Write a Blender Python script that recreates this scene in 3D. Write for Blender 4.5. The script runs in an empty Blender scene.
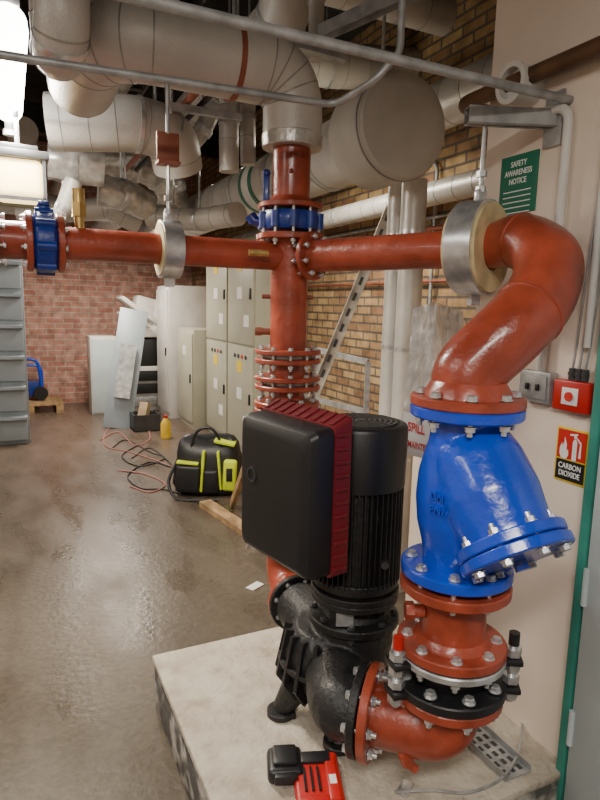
import bpy,bmesh,math,random
from mathutils import Vector,Matrix,noise
random.seed(4)
V=Vector
# ---------------------------------------------------------------- camera frame
YAW=math.radians(25.8);PITCH=math.radians(9.0);ROLL=math.radians(1.3);H=1.45;FOC=600.
Fh=V((math.sin(YAW),math.cos(YAW),0));R0=V((math.cos(YAW),-math.sin(YAW),0))
F=Fh*math.cos(PITCH)+V((0,0,-math.sin(PITCH)))
U0=Fh*math.sin(PITCH)+V((0,0,math.cos(PITCH)))
CR=R0*math.cos(ROLL)+U0*math.sin(ROLL);CU=-R0*math.sin(ROLL)+U0*math.cos(ROLL)
CAM=V((0,0,H))
def ray(px,py): return F+CR*((px-300)/FOC)+CU*((400-py)/FOC)
def U(px,py,f):
    d=ray(px,py);return CAM+d*(f/d.dot(Fh))
def UA(px,py,a,val):
    d=ray(px,py);return CAM+d*((val-CAM[a])/d[a])
def UX(px,py,x):return UA(px,py,0,x)
def UY(px,py,y):return UA(px,py,1,y)
def UZ(px,py,z):return UA(px,py,2,z)
# ---------------------------------------------------------------- materials
def mat(name,col,rough=.5,metal=0.,var=.15,scale=6.,bump=0.,bscale=80.,coat=0.,emit=0.,alpha=1.,col2=None,vb=False,rvar=0.,stretch=None,lo=.35,hi=.68):
    m=bpy.data.materials.new(name);m.use_nodes=True;nt=m.node_tree;b=nt.nodes['Principled BSDF']
    L=nt.links.new
    c=tuple(col)+(1,)
    b.inputs['Roughness'].default_value=rough;b.inputs['Metallic'].default_value=metal
    b.inputs['Base Color'].default_value=c
    tc=nt.nodes.new('ShaderNodeTexCoord')
    if var>0 or col2:
        n=nt.nodes.new('ShaderNodeTexNoise');n.inputs['Scale'].default_value=scale;n.inputs['Detail'].default_value=8
        if stretch:
            mp=nt.nodes.new('ShaderNodeMapping');mp.inputs['Scale'].default_value=stretch;L(tc.outputs['Object'],mp.inputs[0]);L(mp.outputs[0],n.inputs['Vector'])
        else: L(tc.outputs['Object'],n.inputs['Vector'])
        r=nt.nodes.new('ShaderNodeValToRGB');r.color_ramp.elements[0].position=lo;r.color_ramp.elements[1].position=hi
        c2=tuple(col2)+(1,) if col2 else tuple(x*(1-var*1.6) for x in col)+(1,)
        c1=c if col2 else tuple(min(1,x*(1+var*.6)) for x in col)+(1,)
        r.color_ramp.elements[0].color=c2;r.color_ramp.elements[1].color=c1
        L(n.outputs['Fac'],r.inputs['Fac']);L(r.outputs['Color'],b.inputs['Base Color'])
        if rvar:
            mr=nt.nodes.new('ShaderNodeMapRange');mr.inputs['From Min'].default_value=.3;mr.inputs['From Max'].default_value=.7
            mr.inputs['To Min'].default_value=max(.05,rough-rvar);mr.inputs['To Max'].default_value=min(1,rough+rvar)
            L(n.outputs['Fac'],mr.inputs['Value']);L(mr.outputs['Result'],b.inputs['Roughness'])
    if bump>0:
        if vb:
            n2=nt.nodes.new('ShaderNodeTexVoronoi')
        else:
            n2=nt.nodes.new('ShaderNodeTexNoise');n2.inputs['Detail'].default_value=4
        n2.inputs['Scale'].default_value=bscale;L(tc.outputs['Object'],n2.inputs['Vector'])
        bp=nt.nodes.new('ShaderNodeBump');bp.inputs['Strength'].default_value=bump;bp.inputs['Distance'].default_value=.01
        L(n2.outputs[0],bp.inputs['Height']);L(bp.outputs['Normal'],b.inputs['Normal'])
    if coat: b.inputs['Coat Weight'].default_value=coat;b.inputs['Coat Roughness'].default_value=.12
    if emit:
        b.inputs['Emission Color'].default_value=c;b.inputs['Emission Strength'].default_value=emit
    if alpha<1: b.inputs['Alpha'].default_value=alpha
    return m
RED=mat('red_oxide_paint',(.39,.066,.032),.36,0,.25,8,.4,26,coat=.2,rvar=.1)
BLUE=mat('blue_enamel',(.006,.065,.62),.28,0,.12,5,.35,30,coat=.4)
DBLUE=mat('dark_blue_paint',(.006,.035,.28),.35,0,.2,9,.2,30,coat=.3)
BLACK=mat('black_casting',(.013,.013,.014),.5,0,.3,9,.4,70,coat=.05)
BPLAS=mat('black_plastic',(.012,.012,.014),.42,0,.1,9,.05,200)
DGREY=mat('dark_grey',(.045,.045,.048),.45,0,.2,9)
CRIM=mat('crimson_plastic',(.16,.01,.016),.45,0,.1,9)
ZINC=mat('zinc_plated_steel',(.68,.69,.7),.3,.75,.15,30)
GALV=mat('galvanised_steel',(.45,.46,.46),.42,.45,.22,20,.1,40)
JACK=mat('insulation_jacket',(.53,.5,.455),.45,.15,.13,3,.1,120,vb=True)
JACK2=mat('aluminium_cladding',(.6,.58,.54),.38,.25,.14,4,.08,100,vb=True)
SEAM=mat('dull_seam_tape',(.36,.34,.3),.4,.3,.2,8)
FOIL=mat('crumpled_foil',(.6,.585,.55),.3,.55,.25,14,.8,17)
CAPM=mat('canvas_end_cap',(.5,.475,.42),.65,0,.1,5,.1,260,vb=True)
WHITE=mat('white_plastic',(.68,.66,.62),.5,0,.08,6)
CREAM=mat('cream_wall_paint',(.82,.7,.59),.6,0,.08,2.2,.12,12)
CEIL=mat('dark_ceiling',(.04,.035,.032),.9,0,.4,3)
BEAM=mat('black_steel_beam',(.03,.03,.03),.6,0,.3,6)
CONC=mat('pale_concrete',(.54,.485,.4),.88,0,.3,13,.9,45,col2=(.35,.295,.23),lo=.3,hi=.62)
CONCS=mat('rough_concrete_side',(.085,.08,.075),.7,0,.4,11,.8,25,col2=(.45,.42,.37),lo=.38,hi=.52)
YEL=mat('yellow_insulation',(.72,.6,.33),.6,0,.2,14)
HYEL=mat('hi_vis_yellow',(.6,.74,.02),.6,0,.1,9)
YELP=mat('yellow_plastic',(.75,.5,.03),.5,0,.1,9)
BROWN=mat('brown_pipe',(.13,.065,.03),.5,0,.3,9)
TEAL=mat('teal_paint',(.04,.27,.21),.5,0,.2,7)
DOORM=mat('pale_door_paint',(.52,.6,.62),.4,0,.08,3)
CAB=mat('beige_green_cabinet_paint',(.43,.42,.32),.45,0,.08,3)
LOCK=mat('blue_grey_metal',(.33,.38,.42),.45,.1,.12,3)
WOOD=mat('raw_wood',(.42,.27,.13),.7,0,.3,14)
CARD=mat('cardboard',(.45,.33,.2),.8,0,.2,8)
BEIGE=mat('beige_angle_steel',(.5,.46,.39),.45,.3,.2,12)
COPP=mat('copper_red_bracket',(.3,.09,.05),.5,.2,.2,9)
BRASS=mat('brass',(.65,.45,.16),.32,.8,.15,20)
RPLAS=mat('bright_red_plastic',(.5,.014,.012),.38,0,.08,9)
SIGNR=mat('sign_red',(.62,.02,.015),.5,0,.03,9)
SIGNG=mat('sign_green',(.015,.17,.1),.5,0,.03,9)
SIGNW=mat('sign_white',(.8,.79,.76),.5,0,.03,9)
SIGNK=mat('sign_black',(.012,.012,.012),.5,0,.03,9)
SIGNY=mat('sign_yellow',(.85,.62,.03),.5,0,.03,9)
INKR=mat('ink_red',(.6,.03,.03),.6,0,0,9)
INKW=mat('ink_white',(.85,.85,.83),.6,0,0,9)
GLOW=mat('lit_diffuser',(1,.97,.92),.5,0,0,emit=16)
GLOW2=mat('warm_lit_diffuser',(1,.76,.36),.5,0,0,emit=3.0)
PLASTIC=mat('clear_sheet',(.88,.86,.82),.14,0,.12,9,.8,30,alpha=.86)
CABLEK=mat('black_rubber',(.015,.015,.015),.55,0,0)
CABLER=mat('pink_cable',(.4,.17,.15),.55,0,0)
def floor_mat():
    m=bpy.data.materials.new('wet_concrete_floor');m.use_nodes=True;nt=m.node_tree;b=nt.nodes['Principled BSDF'];L=nt.links.new
    tc=nt.nodes.new('ShaderNodeTexCoord')
    def noise_(s,d,dist=0,sc=None):
        n=nt.nodes.new('ShaderNodeTexNoise');n.inputs['Scale'].default_value=s;n.inputs['Detail'].default_value=d;n.inputs['Distortion'].default_value=dist
        if sc:
            mp=nt.nodes.new('ShaderNodeMapping');mp.inputs['Scale'].default_value=sc;L(tc.outputs['Object'],mp.inputs[0]);L(mp.outputs[0],n.inputs['Vector'])
        else: L(tc.outputs['Object'],n.inputs['Vector'])
        return n
    def ramp(src,els):
        r=nt.nodes.new('ShaderNodeValToRGB');cr=r.color_ramp
        cr.elements[0].position=els[0][0];cr.elements[0].color=els[0][1]
        cr.elements[1].position=els[-1][0];cr.elements[1].color=els[-1][1]
        for p,c in els[1:-1]:
            e=cr.elements.new(p);e.color=c
        L(src,r.inputs['Fac']);return r
    def mul(a,b_,f):
        mx=nt.nodes.new('ShaderNodeMix');mx.data_type='RGBA';mx.blend_type='MULTIPLY';mx.inputs[0].default_value=f
        L(a,mx.inputs[6]);L(b_,mx.inputs[7]);return mx.outputs[2]
    a=noise_(1.1,10,.3);c=noise_(45,9);s=noise_(2.2,12,.2,(2.2,.8,1))
    r1=ramp(a.outputs['Fac'],[(.25,(.072,.058,.043,1)),(.5,(.094,.077,.058,1)),(.75,(.125,.103,.08,1))])
    r2=ramp(c.outputs['Fac'],[(.3,(.75,.74,.72,1)),(.7,(1.2,1.18,1.15,1))])
    r4=ramp(s.outputs['Fac'],[(.2,(.74,.72,.7,1)),(.8,(1.18,1.16,1.13,1))])
    col=mul(mul(r1.outputs['Color'],r2.outputs['Color'],.9),r4.outputs['Color'],.9)
    sp=nt.nodes.new('ShaderNodeSeparateXYZ');g=nt.nodes.new('ShaderNodeNewGeometry');L(g.outputs['Position'],sp.inputs[0])
    mr=nt.nodes.new('ShaderNodeMapRange');mr.inputs['From Min'].default_value=2.8;mr.inputs['From Max'].default_value=6.0;L(sp.outputs[1],mr.inputs['Value'])
    mm=nt.nodes.new('ShaderNodeMath');mm.operation='MULTIPLY';L(mr.outputs[0],mm.inputs[0])
    r5=ramp(s.outputs['Fac'],[(.25,(.2,.2,.2,1)),(.75,(.7,.7,.7,1))]);L(r5.outputs['Color'],mm.inputs[1])
    mx=nt.nodes.new('ShaderNodeMix');mx.data_type='RGBA';L(mm.outputs[0],mx.inputs[0]);L(col,mx.inputs[6]);mx.inputs[7].default_value=(.17,.115,.09,1)
    L(mx.outputs[2],b.inputs['Base Color'])
    r3=ramp(s.outputs['Fac'],[(.3,(.2,.2,.2,1)),(.7,(.46,.46,.46,1))])
    L(r3.outputs['Color'],b.inputs['Roughness'])
    bp=nt.nodes.new('ShaderNodeBump');bp.inputs['Strength'].default_value=.35;bp.inputs['Distance'].default_value=.006
    L(c.outputs['Fac'],bp.inputs['Height']);L(bp.outputs['Normal'],b.inputs['Normal'])
    return m
def brick_mat(name,axis,c1,c2,mort,sc=1.,ms=.007):
    m=bpy.data.materials.new(name);m.use_nodes=True;nt=m.node_tree;b=nt.nodes['Principled BSDF'];L=nt.links.new
    g=nt.nodes.new('ShaderNodeNewGeometry');s=nt.nodes.new('ShaderNodeSeparateXYZ');c=nt.nodes.new('ShaderNodeCombineXYZ')
    L(g.outputs['Position'],s.inputs[0]);L(s.outputs[axis],c.inputs[0]);L(s.outputs[2],c.inputs[1])
    t=nt.nodes.new('ShaderNodeTexBrick');L(c.outputs[0],t.inputs['Vector'])
    t.inputs['Scale'].default_value=1;t.inputs['Brick Width'].default_value=.225*sc;t.inputs['Row Height'].default_value=.075*sc
    t.inputs['Mortar Size'].default_value=ms;t.inputs['Mortar Smooth'].default_value=.2;t.inputs['Bias'].default_value=-.1
    t.inputs['Color1'].default_value=c1+(1,);t.inputs['Color2'].default_value=c2+(1,);t.inputs['Mortar'].default_value=mort+(1,)
    n=nt.nodes.new('ShaderNodeTexNoise');n.inputs['Scale'].default_value=9;n.inputs['Detail'].default_value=8;L(g.outputs['Position'],n.inputs['Vector'])
    r=nt.nodes.new('ShaderNodeValToRGB');r.color_ramp.elements[0].color=(.45,.4,.36,1);r.color_ramp.elements[1].color=(1.3,1.27,1.22,1)
    r.color_ramp.elements[0].position=.3;r.color_ramp.elements[1].position=.7
    L(n.outputs['Fac'],r.inputs['Fac'])
    mx=nt.nodes.new('ShaderNodeMix');mx.data_type='RGBA';mx.blend_type='MULTIPLY';mx.inputs[0].default_value=.85
    L(t.outputs['Color'],mx.inputs[6]);L(r.outputs['Color'],mx.inputs[7]);L(mx.outputs[2],b.inputs['Base Color'])
    b.inputs['Roughness'].default_value=.75
    bp=nt.nodes.new('ShaderNodeBump');bp.inputs['Strength'].default_value=.6;bp.inputs['Distance'].default_value=.01;bp.invert=True
    L(t.outputs['Fac'],bp.inputs['Height']);L(bp.outputs['Normal'],b.inputs['Normal'])
    return m
# ---------------------------------------------------------------- mesh builder
def frame(ax):
    ax=V(ax).normalized();t=V((0,0,1)) if abs(ax.z)<.9 else V((1,0,0))
    a=ax.cross(t).normalized();return a,ax.cross(a).normalized(),ax
def rotm(x,y,z):
    return Matrix((( x.x,y.x,z.x),(x.y,y.y,z.y),(x.z,y.z,z.z)))
class B:
    def __init__(s): s.bm=bmesh.new()
    def loft(s,rings,caps=True,wrap=True):
        vs=[[s.bm.verts.new(p) for p in r] for r in rings];n=len(rings[0])
        for i in range(len(vs)-1):
            for j in range(n if wrap else n-1):
                k=(j+1)%n
                try:s.bm.faces.new((vs[i][j],vs[i][k],vs[i+1][k],vs[i+1][j]))
                except ValueError:pass
        if caps:
            s.bm.faces.new(list(reversed(vs[0])));s.bm.faces.new(vs[-1])
        return s
    def tube(s,pts,r,n=24,caps=True):
        pts=[V(p) for p in pts]
        rs=r if isinstance(r,(list,tuple)) else [r]*len(pts)
        T=[]
        for i in range(len(pts)):
            a=pts[max(0,i-1)];b=pts[min(len(pts)-1,i+1)];T.append((b-a).normalized())
        a,_,_=frame(T[0]);rings=[]
        for i,p in enumerate(pts):
            a=(a-T[i]*a.dot(T[i])).normalized();bb=T[i].cross(a)
            rings.append([p+(a*math.cos(2*math.pi*k/n)+bb*math.sin(2*math.pi*k/n))*rs[i] for k in range(n)])
        return s.loft(rings,caps)
    def cyl(s,a,b,r,r2=None,n=28): return s.tube([a,b],[r,r if r2 is None else r2],n)
    def lathe(s,o,ax,prof,n=36,caps=True):
        a,b,ax=frame(ax);o=V(o)
        return s.loft([[o+ax*t+(a*math.cos(2*math.pi*k/n)+b*math.sin(2*math.pi*k/n))*max(r,.0004) for k in range(n)] for t,r in prof],caps)
    def disc(s,c,ax,R,t,n=36,bev=.003):
        return s.lathe(c,ax,[(-t/2,R-bev),(-t/2+bev,R),(t/2-bev,R),(t/2,R-bev)],n)
    def ringd(s,c,ax,R,r,t,n=36):
        return s.lathe(c,ax,[(-t/2,r),(-t/2,R),(t/2,R),(t/2,r),(-t/2,r)],n,False)
    def box(s,c,d,rot=None,bev=0.,seg=2):
        t=bmesh.new();bmesh.ops.create_cube(t,size=1)
        bmesh.ops.scale(t,vec=V(d),verts=t.verts)
        if bev>0: bmesh.ops.bevel(t,geom=list(t.edges),offset=bev,segments=seg,profile=.5,affect='EDGES')
        M=Matrix.Translation(V(c))
        if rot is not None: M=M@rot.to_4x4()
        bmesh.ops.transform(t,matrix=M,verts=t.verts)
        me=bpy.data.meshes.new('t');t.to_mesh(me);t.free();s.bm.from_mesh(me);bpy.data.meshes.remove(me);return s
    def bar(s,a,b,w,h,up=(0,0,1),bev=0.):
        a=V(a);b=V(b);z=(b-a).normalized();u=V(up);x=u.cross(z)
        if x.length<1e-4:x=V((1,0,0)).cross(z)
        x.normalize();y=z.cross(x);return s.box((a+b)/2,(w,h,(b-a).length),rotm(x,y,z),bev)
    def poly(s,pts,off=None):
        vs=[s.bm.verts.new(p) for p in pts];f=s.bm.faces.new(vs)
        if off is not None:
            r=bmesh.ops.extrude_face_region(s.bm,geom=[f]);bmesh.ops.translate(s.bm,vec=V(off),verts=[v for v in r['geom'] if isinstance(v,bmesh.types.BMVert)])
        return s
    def sph(s,c,r,sc=(1,1,1),n=16):
        bmesh.ops.create_uvsphere(s.bm,u_segments=n,v_segments=n//2,radius=r,matrix=Matrix.Translation(V(c))@Matrix.Diagonal(V(sc)).to_4x4());return s
def fillet(pts,R,n=8):
    pts=[V(p) for p in pts];out=[pts[0]]
    for i in range(1,len(pts)-1):
        p=pts[i];a=(pts[i-1]-p);b=(pts[i+1]-p);la,lb=a.length,b.length;a.normalize();b.normalize()
        ang=a.angle(b)
        if ang>3.1: out.append(p);continue
        t=min(R/math.tan(ang/2),la*.49,lb*.49);r=t*math.tan(ang/2)
        c=p+(a+b).normalized()*(r/math.sin(ang/2));s0=p+a*t-c;s1=p+b*t-c;tot=s0.angle(s1)
        for k in range(n+1):
            f=k/n;out.append(c+(s0*math.sin((1-f)*tot)+s1*math.sin(f*tot))/math.sin(tot))
    out.append(pts[-1]);return out
def crom(pts,n=8):
    P=[V(p) for p in pts];P=[P[0]*2-P[1]]+P+[P[-1]*2-P[-2]];out=[]
    for i in range(1,len(P)-2):
        for k in range(n):
            t=k/n;a,b,c,d=P[i-1:i+3]
            out.append(.5*((2*b)+(c-a)*t+(2*a-5*b+4*c-d)*t*t+(3*b-a-3*c+d)*t**3))
    out.append(P[-2]);return out
# ---------------------------------------------------------------- objects
COL=bpy.context.scene.collection;W={}
def put(o,parent,M):
    COL.objects.link(o)
    if parent is not None:
        o.parent=parent;o.matrix_parent_inverse=W[parent.name].inverted()
    o.matrix_basis=M;W[o.name]=M.copy()
def thing(name,label,cat,loc,group=None):
    e=bpy.data.objects.new(name,None);e.empty_display_size=.05;put(e,None,Matrix.Translation(V(loc)))
    e['label']=label;e['category']=cat
    if group:e['group']=group
    return e
def mk(name,b,m,ang=35):
    bmesh.ops.recalc_face_normals(b.bm,faces=b.bm.faces)
    xs=[v.co for v in b.bm.verts];o=V(((min(v.x for v in xs)+max(v.x for v in xs))/2,(min(v.y for v in xs)+max(v.y for v in xs))/2,min(v.z for v in xs)))
    bmesh.ops.translate(b.bm,vec=-o,verts=b.bm.verts)
    me=bpy.data.meshes.new(name);b.bm.to_mesh(me);b.bm.free()
    for p in me.polygons:p.use_smooth=True
    me.set_sharp_from_angle(angle=math.radians(ang))
    me.materials.append(m);return bpy.data.objects.new(name,me),o
def part(parent,name,b,m,label=None,ang=35,fuse=0.,it=8):
    ob,o=mk(name,b,m,ang)
    if fuse:
        COL.objects.link(ob)
        md=ob.modifiers.new('r','REMESH');md.mode='VOXEL';md.voxel_size=fuse
        sm=ob.modifiers.new('s','SMOOTH');sm.factor=.5;sm.iterations=it
        dg=bpy.context.evaluated_depsgraph_get();dg.update();me=bpy.data.meshes.new_from_object(ob.evaluated_get(dg))
        bpy.data.objects.remove(ob)
        for p in me.polygons:p.use_smooth=True
        me.name=name;me.materials.clear();me.materials.append(m);ob=bpy.data.objects.new(name,me)
    put(ob,parent,Matrix.Translation(o))
    if label:ob['label']=label
    return ob
def solo(name,b,m,label,cat,group=None,kind=None,ang=35):
    ob,o=mk(name,b,m,ang);put(ob,None,Matrix.Translation(o));ob['label']=label;ob['category']=cat
    if group:ob['group']=group
    if kind:ob['kind']=kind
    return ob
def struct(name,b,m):
    ob,o=mk(name,b,m);put(ob,None,Matrix.Translation(o));ob['kind']='structure';return ob
BM={}
def boltmesh(L,r,m):
    k=(round(L,4),round(r,4),m.name)
    if k not in BM:
        b=B();Z=V((0,0,1))
        b.lathe((0,0,0),Z,[(L/2,r),(L/2+r*.9,r),(L/2+r*1.05,r*.8)],6)
        b.lathe((0,0,0),Z,[(-L/2-r*1.0,r),(-L/2,r)],6)
        b.lathe((0,0,0),Z,[(-L/2-r*.15,r*1.25),(-L/2,r*1.25)],16);b.lathe((0,0,0),Z,[(L/2,r*1.25),(L/2+r*.15,r*1.25)],16)
        b.lathe((0,0,0),Z,[(-L/2-r*1.9,r*.55),(L/2+r*.5,r*.55)],12)
        bmesh.ops.recalc_face_normals(b.bm,faces=b.bm.faces)
        me=bpy.data.meshes.new('bolt');b.bm.to_mesh(me);b.bm.free();me.materials.append(m);BM[k]=me
    return BM[k]
def bolts(parent,c,ax,Rb,n,L,r,phase=.3,m=None):
    me=boltmesh(L,r,m or ZINC);a,b,ax=frame(ax);c=V(c)
    for i in range(n):
        t=phase+2*math.pi*i/n
        p=c+(a*math.cos(t)+b*math.sin(t))*Rb
        o=bpy.data.objects.new('bolt',me);put(o,parent,Matrix.Translation(p)@rotm(a,b,ax).to_4x4())
def flange(root,c,ax,R,t,m,hub=0,hubr=0,nb=0,bl=0,br=.008,name='flange',phase=.3,boff=0.):
    b=B();b.disc(c,ax,R,t)
    if hub: b.lathe(c,ax,[(0,hubr*1.25),(hub*.5,hubr*1.18),(hub,hubr*1.02)] if hub>0 else [(hub,hubr*1.02),(hub*.5,hubr*1.18),(0,hubr*1.25)],32)
    o=part(root,name,b,m)
    if nb: bolts(o,V(c)+V(ax).normalized()*boff,ax,R-br*2.1,nb,bl,br,phase)
    return o
def text(parent,s,size,org,right,up,m,name='lettering',al='LEFT',ext=.0006,sx=1.,fat=.012):
    cu=bpy.data.curves.new('t','FONT');cu.body=s;cu.size=size;cu.align_x=al;cu.extrude=ext;cu.offset=size*fat
    o=bpy.data.objects.new('t',cu);COL.objects.link(o);dg=bpy.context.evaluated_depsgraph_get();dg.update()
    me=bpy.data.meshes.new_from_object(o.evaluated_get(dg));bpy.data.objects.remove(o)
    me.name=name;me.materials.clear();me.materials.append(m)
    x=V(right).normalized();y=V(up).normalized();z=x.cross(y)
    me.transform((Matrix.Translation(V(org))@rotm(x*sx,y,z).to_4x4()))
    cen=sum((v.co for v in me.vertices),V())/max(1,len(me.vertices))
    me.transform(Matrix.Translation(-cen));ob=bpy.data.objects.new(name,me);put(ob,parent,Matrix.Translation(cen));return ob
X=V((1,0,0));Y=V((0,1,0));Z=V((0,0,1))
# ================================================================ room shell
WX=1.34;BX=2.5;FY=9.0;CZ=3.5
b=B();b.box((-.25,3.2,-.05),(6.5,12.4,.1));struct('floor',b,floor_mat())
b=B();b.box((-.25,3.2,CZ+.05),(6.5,12.4,.1));struct('ceiling',b,CEIL)
b=B();b.box((-.25,FY+.05,CZ/2),(6.5,.1,CZ));struct('wall_far',b,brick_mat('pink_brick',0,(.44,.2,.15),(.55,.33,.27),(.52,.44,.38)))
b=B();b.box((BX+.05,5.3,CZ/2),(.1,7.4,CZ));struct('wall_side',b,brick_mat('yellow_brick',1,(.5,.35,.17),(.26,.13,.07),(.13,.11,.09),.88,.009))
b=B();b.box((BX/2+WX/2+.3,.05,CZ/2),(BX-WX+.6,2.9,CZ));o=struct('wall_right',b,CREAM);
b=B();b.box(((WX+.16+BX)/2,1.75,.48),(BX-WX-.16,.5,.96));struct('wall_low',b,CREAM)
b=B();b.box((-3.45,3.2,CZ/2),(.1,12.4,CZ));struct('wall_left',b,CREAM)
b=B();b.box((-.9,-2.95,CZ/2),(5.2,.1,CZ));struct('wall_back',b,CREAM)
# door frame and leaf
J=UX(577,600,WX-.02)
b=B();b.box((WX-.012,J.y-.012,1.03),(.05,.026,2.06),bev=.003);b.box((WX-.012,J.y-.9,1.03),(.05,.05,2.06));b.box((WX-.012,J.y-.465,2.08),(.05,.92,.05))
struct('trim_1',b,TEAL)
b=B();d=V((-.24,-.97,0)).normalized();h0=V((WX-.02,J.y-.036,0));b.bar(h0+Z*1.03,h0+d*.8+Z*1.03,.035,2.04,bev=.004)
for zz in (.35,.75,1.7):b.cyl(h0+Z*(zz-.05)-X*.02,h0+Z*(zz+.05)-X*.02,.008,n=10)
struct('door_1',b,DOORM)
sl_y0=1.0;SX0=UZ(152,655,.2).x;SY1=UZ(152,655,.2).y
# plinth
r=thing('concrete_plinth','stained dusty concrete plinth with dark rough sides under the pump','plinth',((SX0+WX)/2,1.5,0))
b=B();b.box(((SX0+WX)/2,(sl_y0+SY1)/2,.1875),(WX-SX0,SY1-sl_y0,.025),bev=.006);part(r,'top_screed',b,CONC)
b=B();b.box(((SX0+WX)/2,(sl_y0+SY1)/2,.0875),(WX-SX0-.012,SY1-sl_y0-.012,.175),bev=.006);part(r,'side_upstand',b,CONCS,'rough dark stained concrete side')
# ================================================================ main vertical riser
M0=U(289,300,2.15);mx,my=M0.x,M0.y;PZ=U(289,257,2.15).z
def MP(z):return V((mx,my,z))
def mz(py): return U(289,py,2.15).z
NZ=.41                                  # pump nozzle axis height
Bp=U(295,602,1.99);Bp=V((Bp.x,Bp.y,NZ+.01))
r=thing('riser_pipe','glossy red oxide vertical pipe rising from the pump through several flanges','pipe',MP(.3))
RR=.066
bd=(V((mx,my,NZ))-Bp);bd.normalize()
pts=fillet([Bp-bd*.02,V((mx,my,NZ)),MP(mz(403))],.1,10)
b=B();b.tube(pts,RR,32);part(r,'lower_bend',b,RED)
b=B();b.cyl(MP(mz(398)),MP(mz(240)),RR,n=32)
b.cyl(MP(PZ),MP(PZ)-X*.12,.048);b.cyl(MP(PZ),MP(PZ)+V((.55,-.75,0)).normalized()*.1,.05)
part(r,'pipe',b,RED)
b=B();b.cyl(MP(mz(206)),MP(mz(146)),RR*.98,n=32);b.sph(MP(mz(175))-Fh*RR,.008);part(r,'upper_pipe',b,RED)
for py in (357,383):
    z=mz(py);flange(r,MP(z+.02),Z,.118,.016,RED);flange(r,MP(z-.012),Z,.118,.016,RED,nb=10,bl=.054,br=.009,boff=.014)
    b=B();b.disc(MP(z+.004),Z,.09,.014);part(r,'gasket',b,GALV)
z=mz(406);flange(r,MP(z+.012),Z,.118,.018,RED,nb=10,bl=.05,br=.009,boff=-.011,phase=.1);flange(r,MP(z-.014),Z,.118,.018,RED)
flange(r,MP(mz(238)),Z,.118,.02,RED,hub=-.03,hubr=RR,nb=10,bl=.11,boff=.042,br=.009)
flange(r,MP(mz(207)),Z,.112,.018,RED,hub=.03,hubr=RR)
flange(r,Bp-bd*.012,bd,.1,.022,RED,nb=8,bl=.05,br=.009)
b=B();b.cyl(MP(mz(297)),MP(mz(297))-R0*.095,.008);b.cyl(MP(mz(332)),MP(mz(332))-R0*.1,.012);b.cyl(MP(mz(332))-R0*.095,MP(mz(332))-R0*.118,.015)
b.cyl(MP(mz(297)),MP(mz(297))+R0*.085,.007)
part(r,'tapping',b,COPP)
# butterfly valve with lever
r=thing('butterfly_valve','dark blue wafer butterfly valve with upright lever on the riser','valve',MP(mz(236)))
b=B();b.lathe(MP(mz(222)),Z,[(-.032,.09),(-.03,.098),(-.012,.104),(.012,.104),(.03,.098),(.032,.09)],36)
for k in range(10):
    t=k*math.pi/5;b.cyl(MP(mz(222)-.026)+V((math.cos(t),math.sin(t),0))*.1,MP(mz(222)+.026)+V((math.cos(t),math.sin(t),0))*.1,.016,n=14)
part(r,'body',b,DBLUE)
p=MP(mz(222))-R0*.085
b=B();b.cyl(p,p-R0*.05,.016);b.cyl(p-R0*.04,p-R0*.055+Z*.02,.02);part(r,'stem_neck',b,DBLUE)
b=B();q=p+Z*.05;b.bar(q-Z*.03,q+Z*.11,.022,.012,up=Fh,bev=.004);b.sph(q+Z*.11,.014);part(r,'lever',b,DBLUE)
# ================================================================ left branch
r=thing('branch_pipe','red oxide horizontal pipe running from the riser to the blue valve','pipe',MP(PZ)-X*.5)
BR=.048
xv=UY(45,243,my).x;xc=UY(169,250,my).x
def LP(x):return V((x,my,PZ))
b=B();b.cyl(LP(mx-.05),LP(xv+.03),BR,n=32);part(r,'pipe',b,RED)
flange(r,LP(xv+.042),X,.086,.018,RED,nb=8,bl=.1,br=.008,boff=-.042)
b=B();p=LP(UY(80,240,my).x);b.cyl(p,p+Z*.11,.014);b.cyl(p+Z*.08,p+Z*.12,.022,n=6);b.cyl(p+Z*.12,p+Z*.16,.018);part(r,'air_vent',b,BRASS,'brass air vent fitting')
b=B();p=LP(UY(249,262,my).x)-Y*.05;b.cyl(p+Y*.03,p-Y*.04,.009);b.cyl(p-Y*.03-X*.03,p-Y*.03+X*.035,.011);b.bar(p-Y*.05-X*.03,p-Y*.05+X*.03,.006,.01);part(r,'test_valve',b,BRASS,'small brass test valve')
r=thing('header_pipe','red oxide pipe continuing beyond the blue valve','pipe',LP(xv-.6))
b=B();b.cyl(LP(xv-.03),LP(-1.6),BR*1.12,n=32);part(r,'pipe',b,RED)
flange(r,LP(xv-.042),X,.086,.018,RED);flange(r,LP(xv-.13),X,.082,.016,RED,nb=8,bl=.04,br=.007)
r=thing('isolation_valve','blue wafer valve bolted between two red flanges','valve',LP(xv)-Z*.1)
b=B();b.lathe(LP(xv),X,[(-.032,.076),(-.02,.088),(.02,.088),(.032,.076)],32)
for k in range(8):
    t=k*math.pi/4+.2;o_=V((0,math.cos(t),math.sin(t)))*.084;b.cyl(LP(xv-.025)+o_,LP(xv+.025)+o_,.013,n=12)
part(r,'body',b,DBLUE)
b=B();b.cyl(LP(xv)+Z*.08,LP(xv)+Z*.105,.018);b.box(LP(xv)+Z*.108,(.03,.05,.012),bev=.003);part(r,'stem_neck',b,DBLUE)
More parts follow.
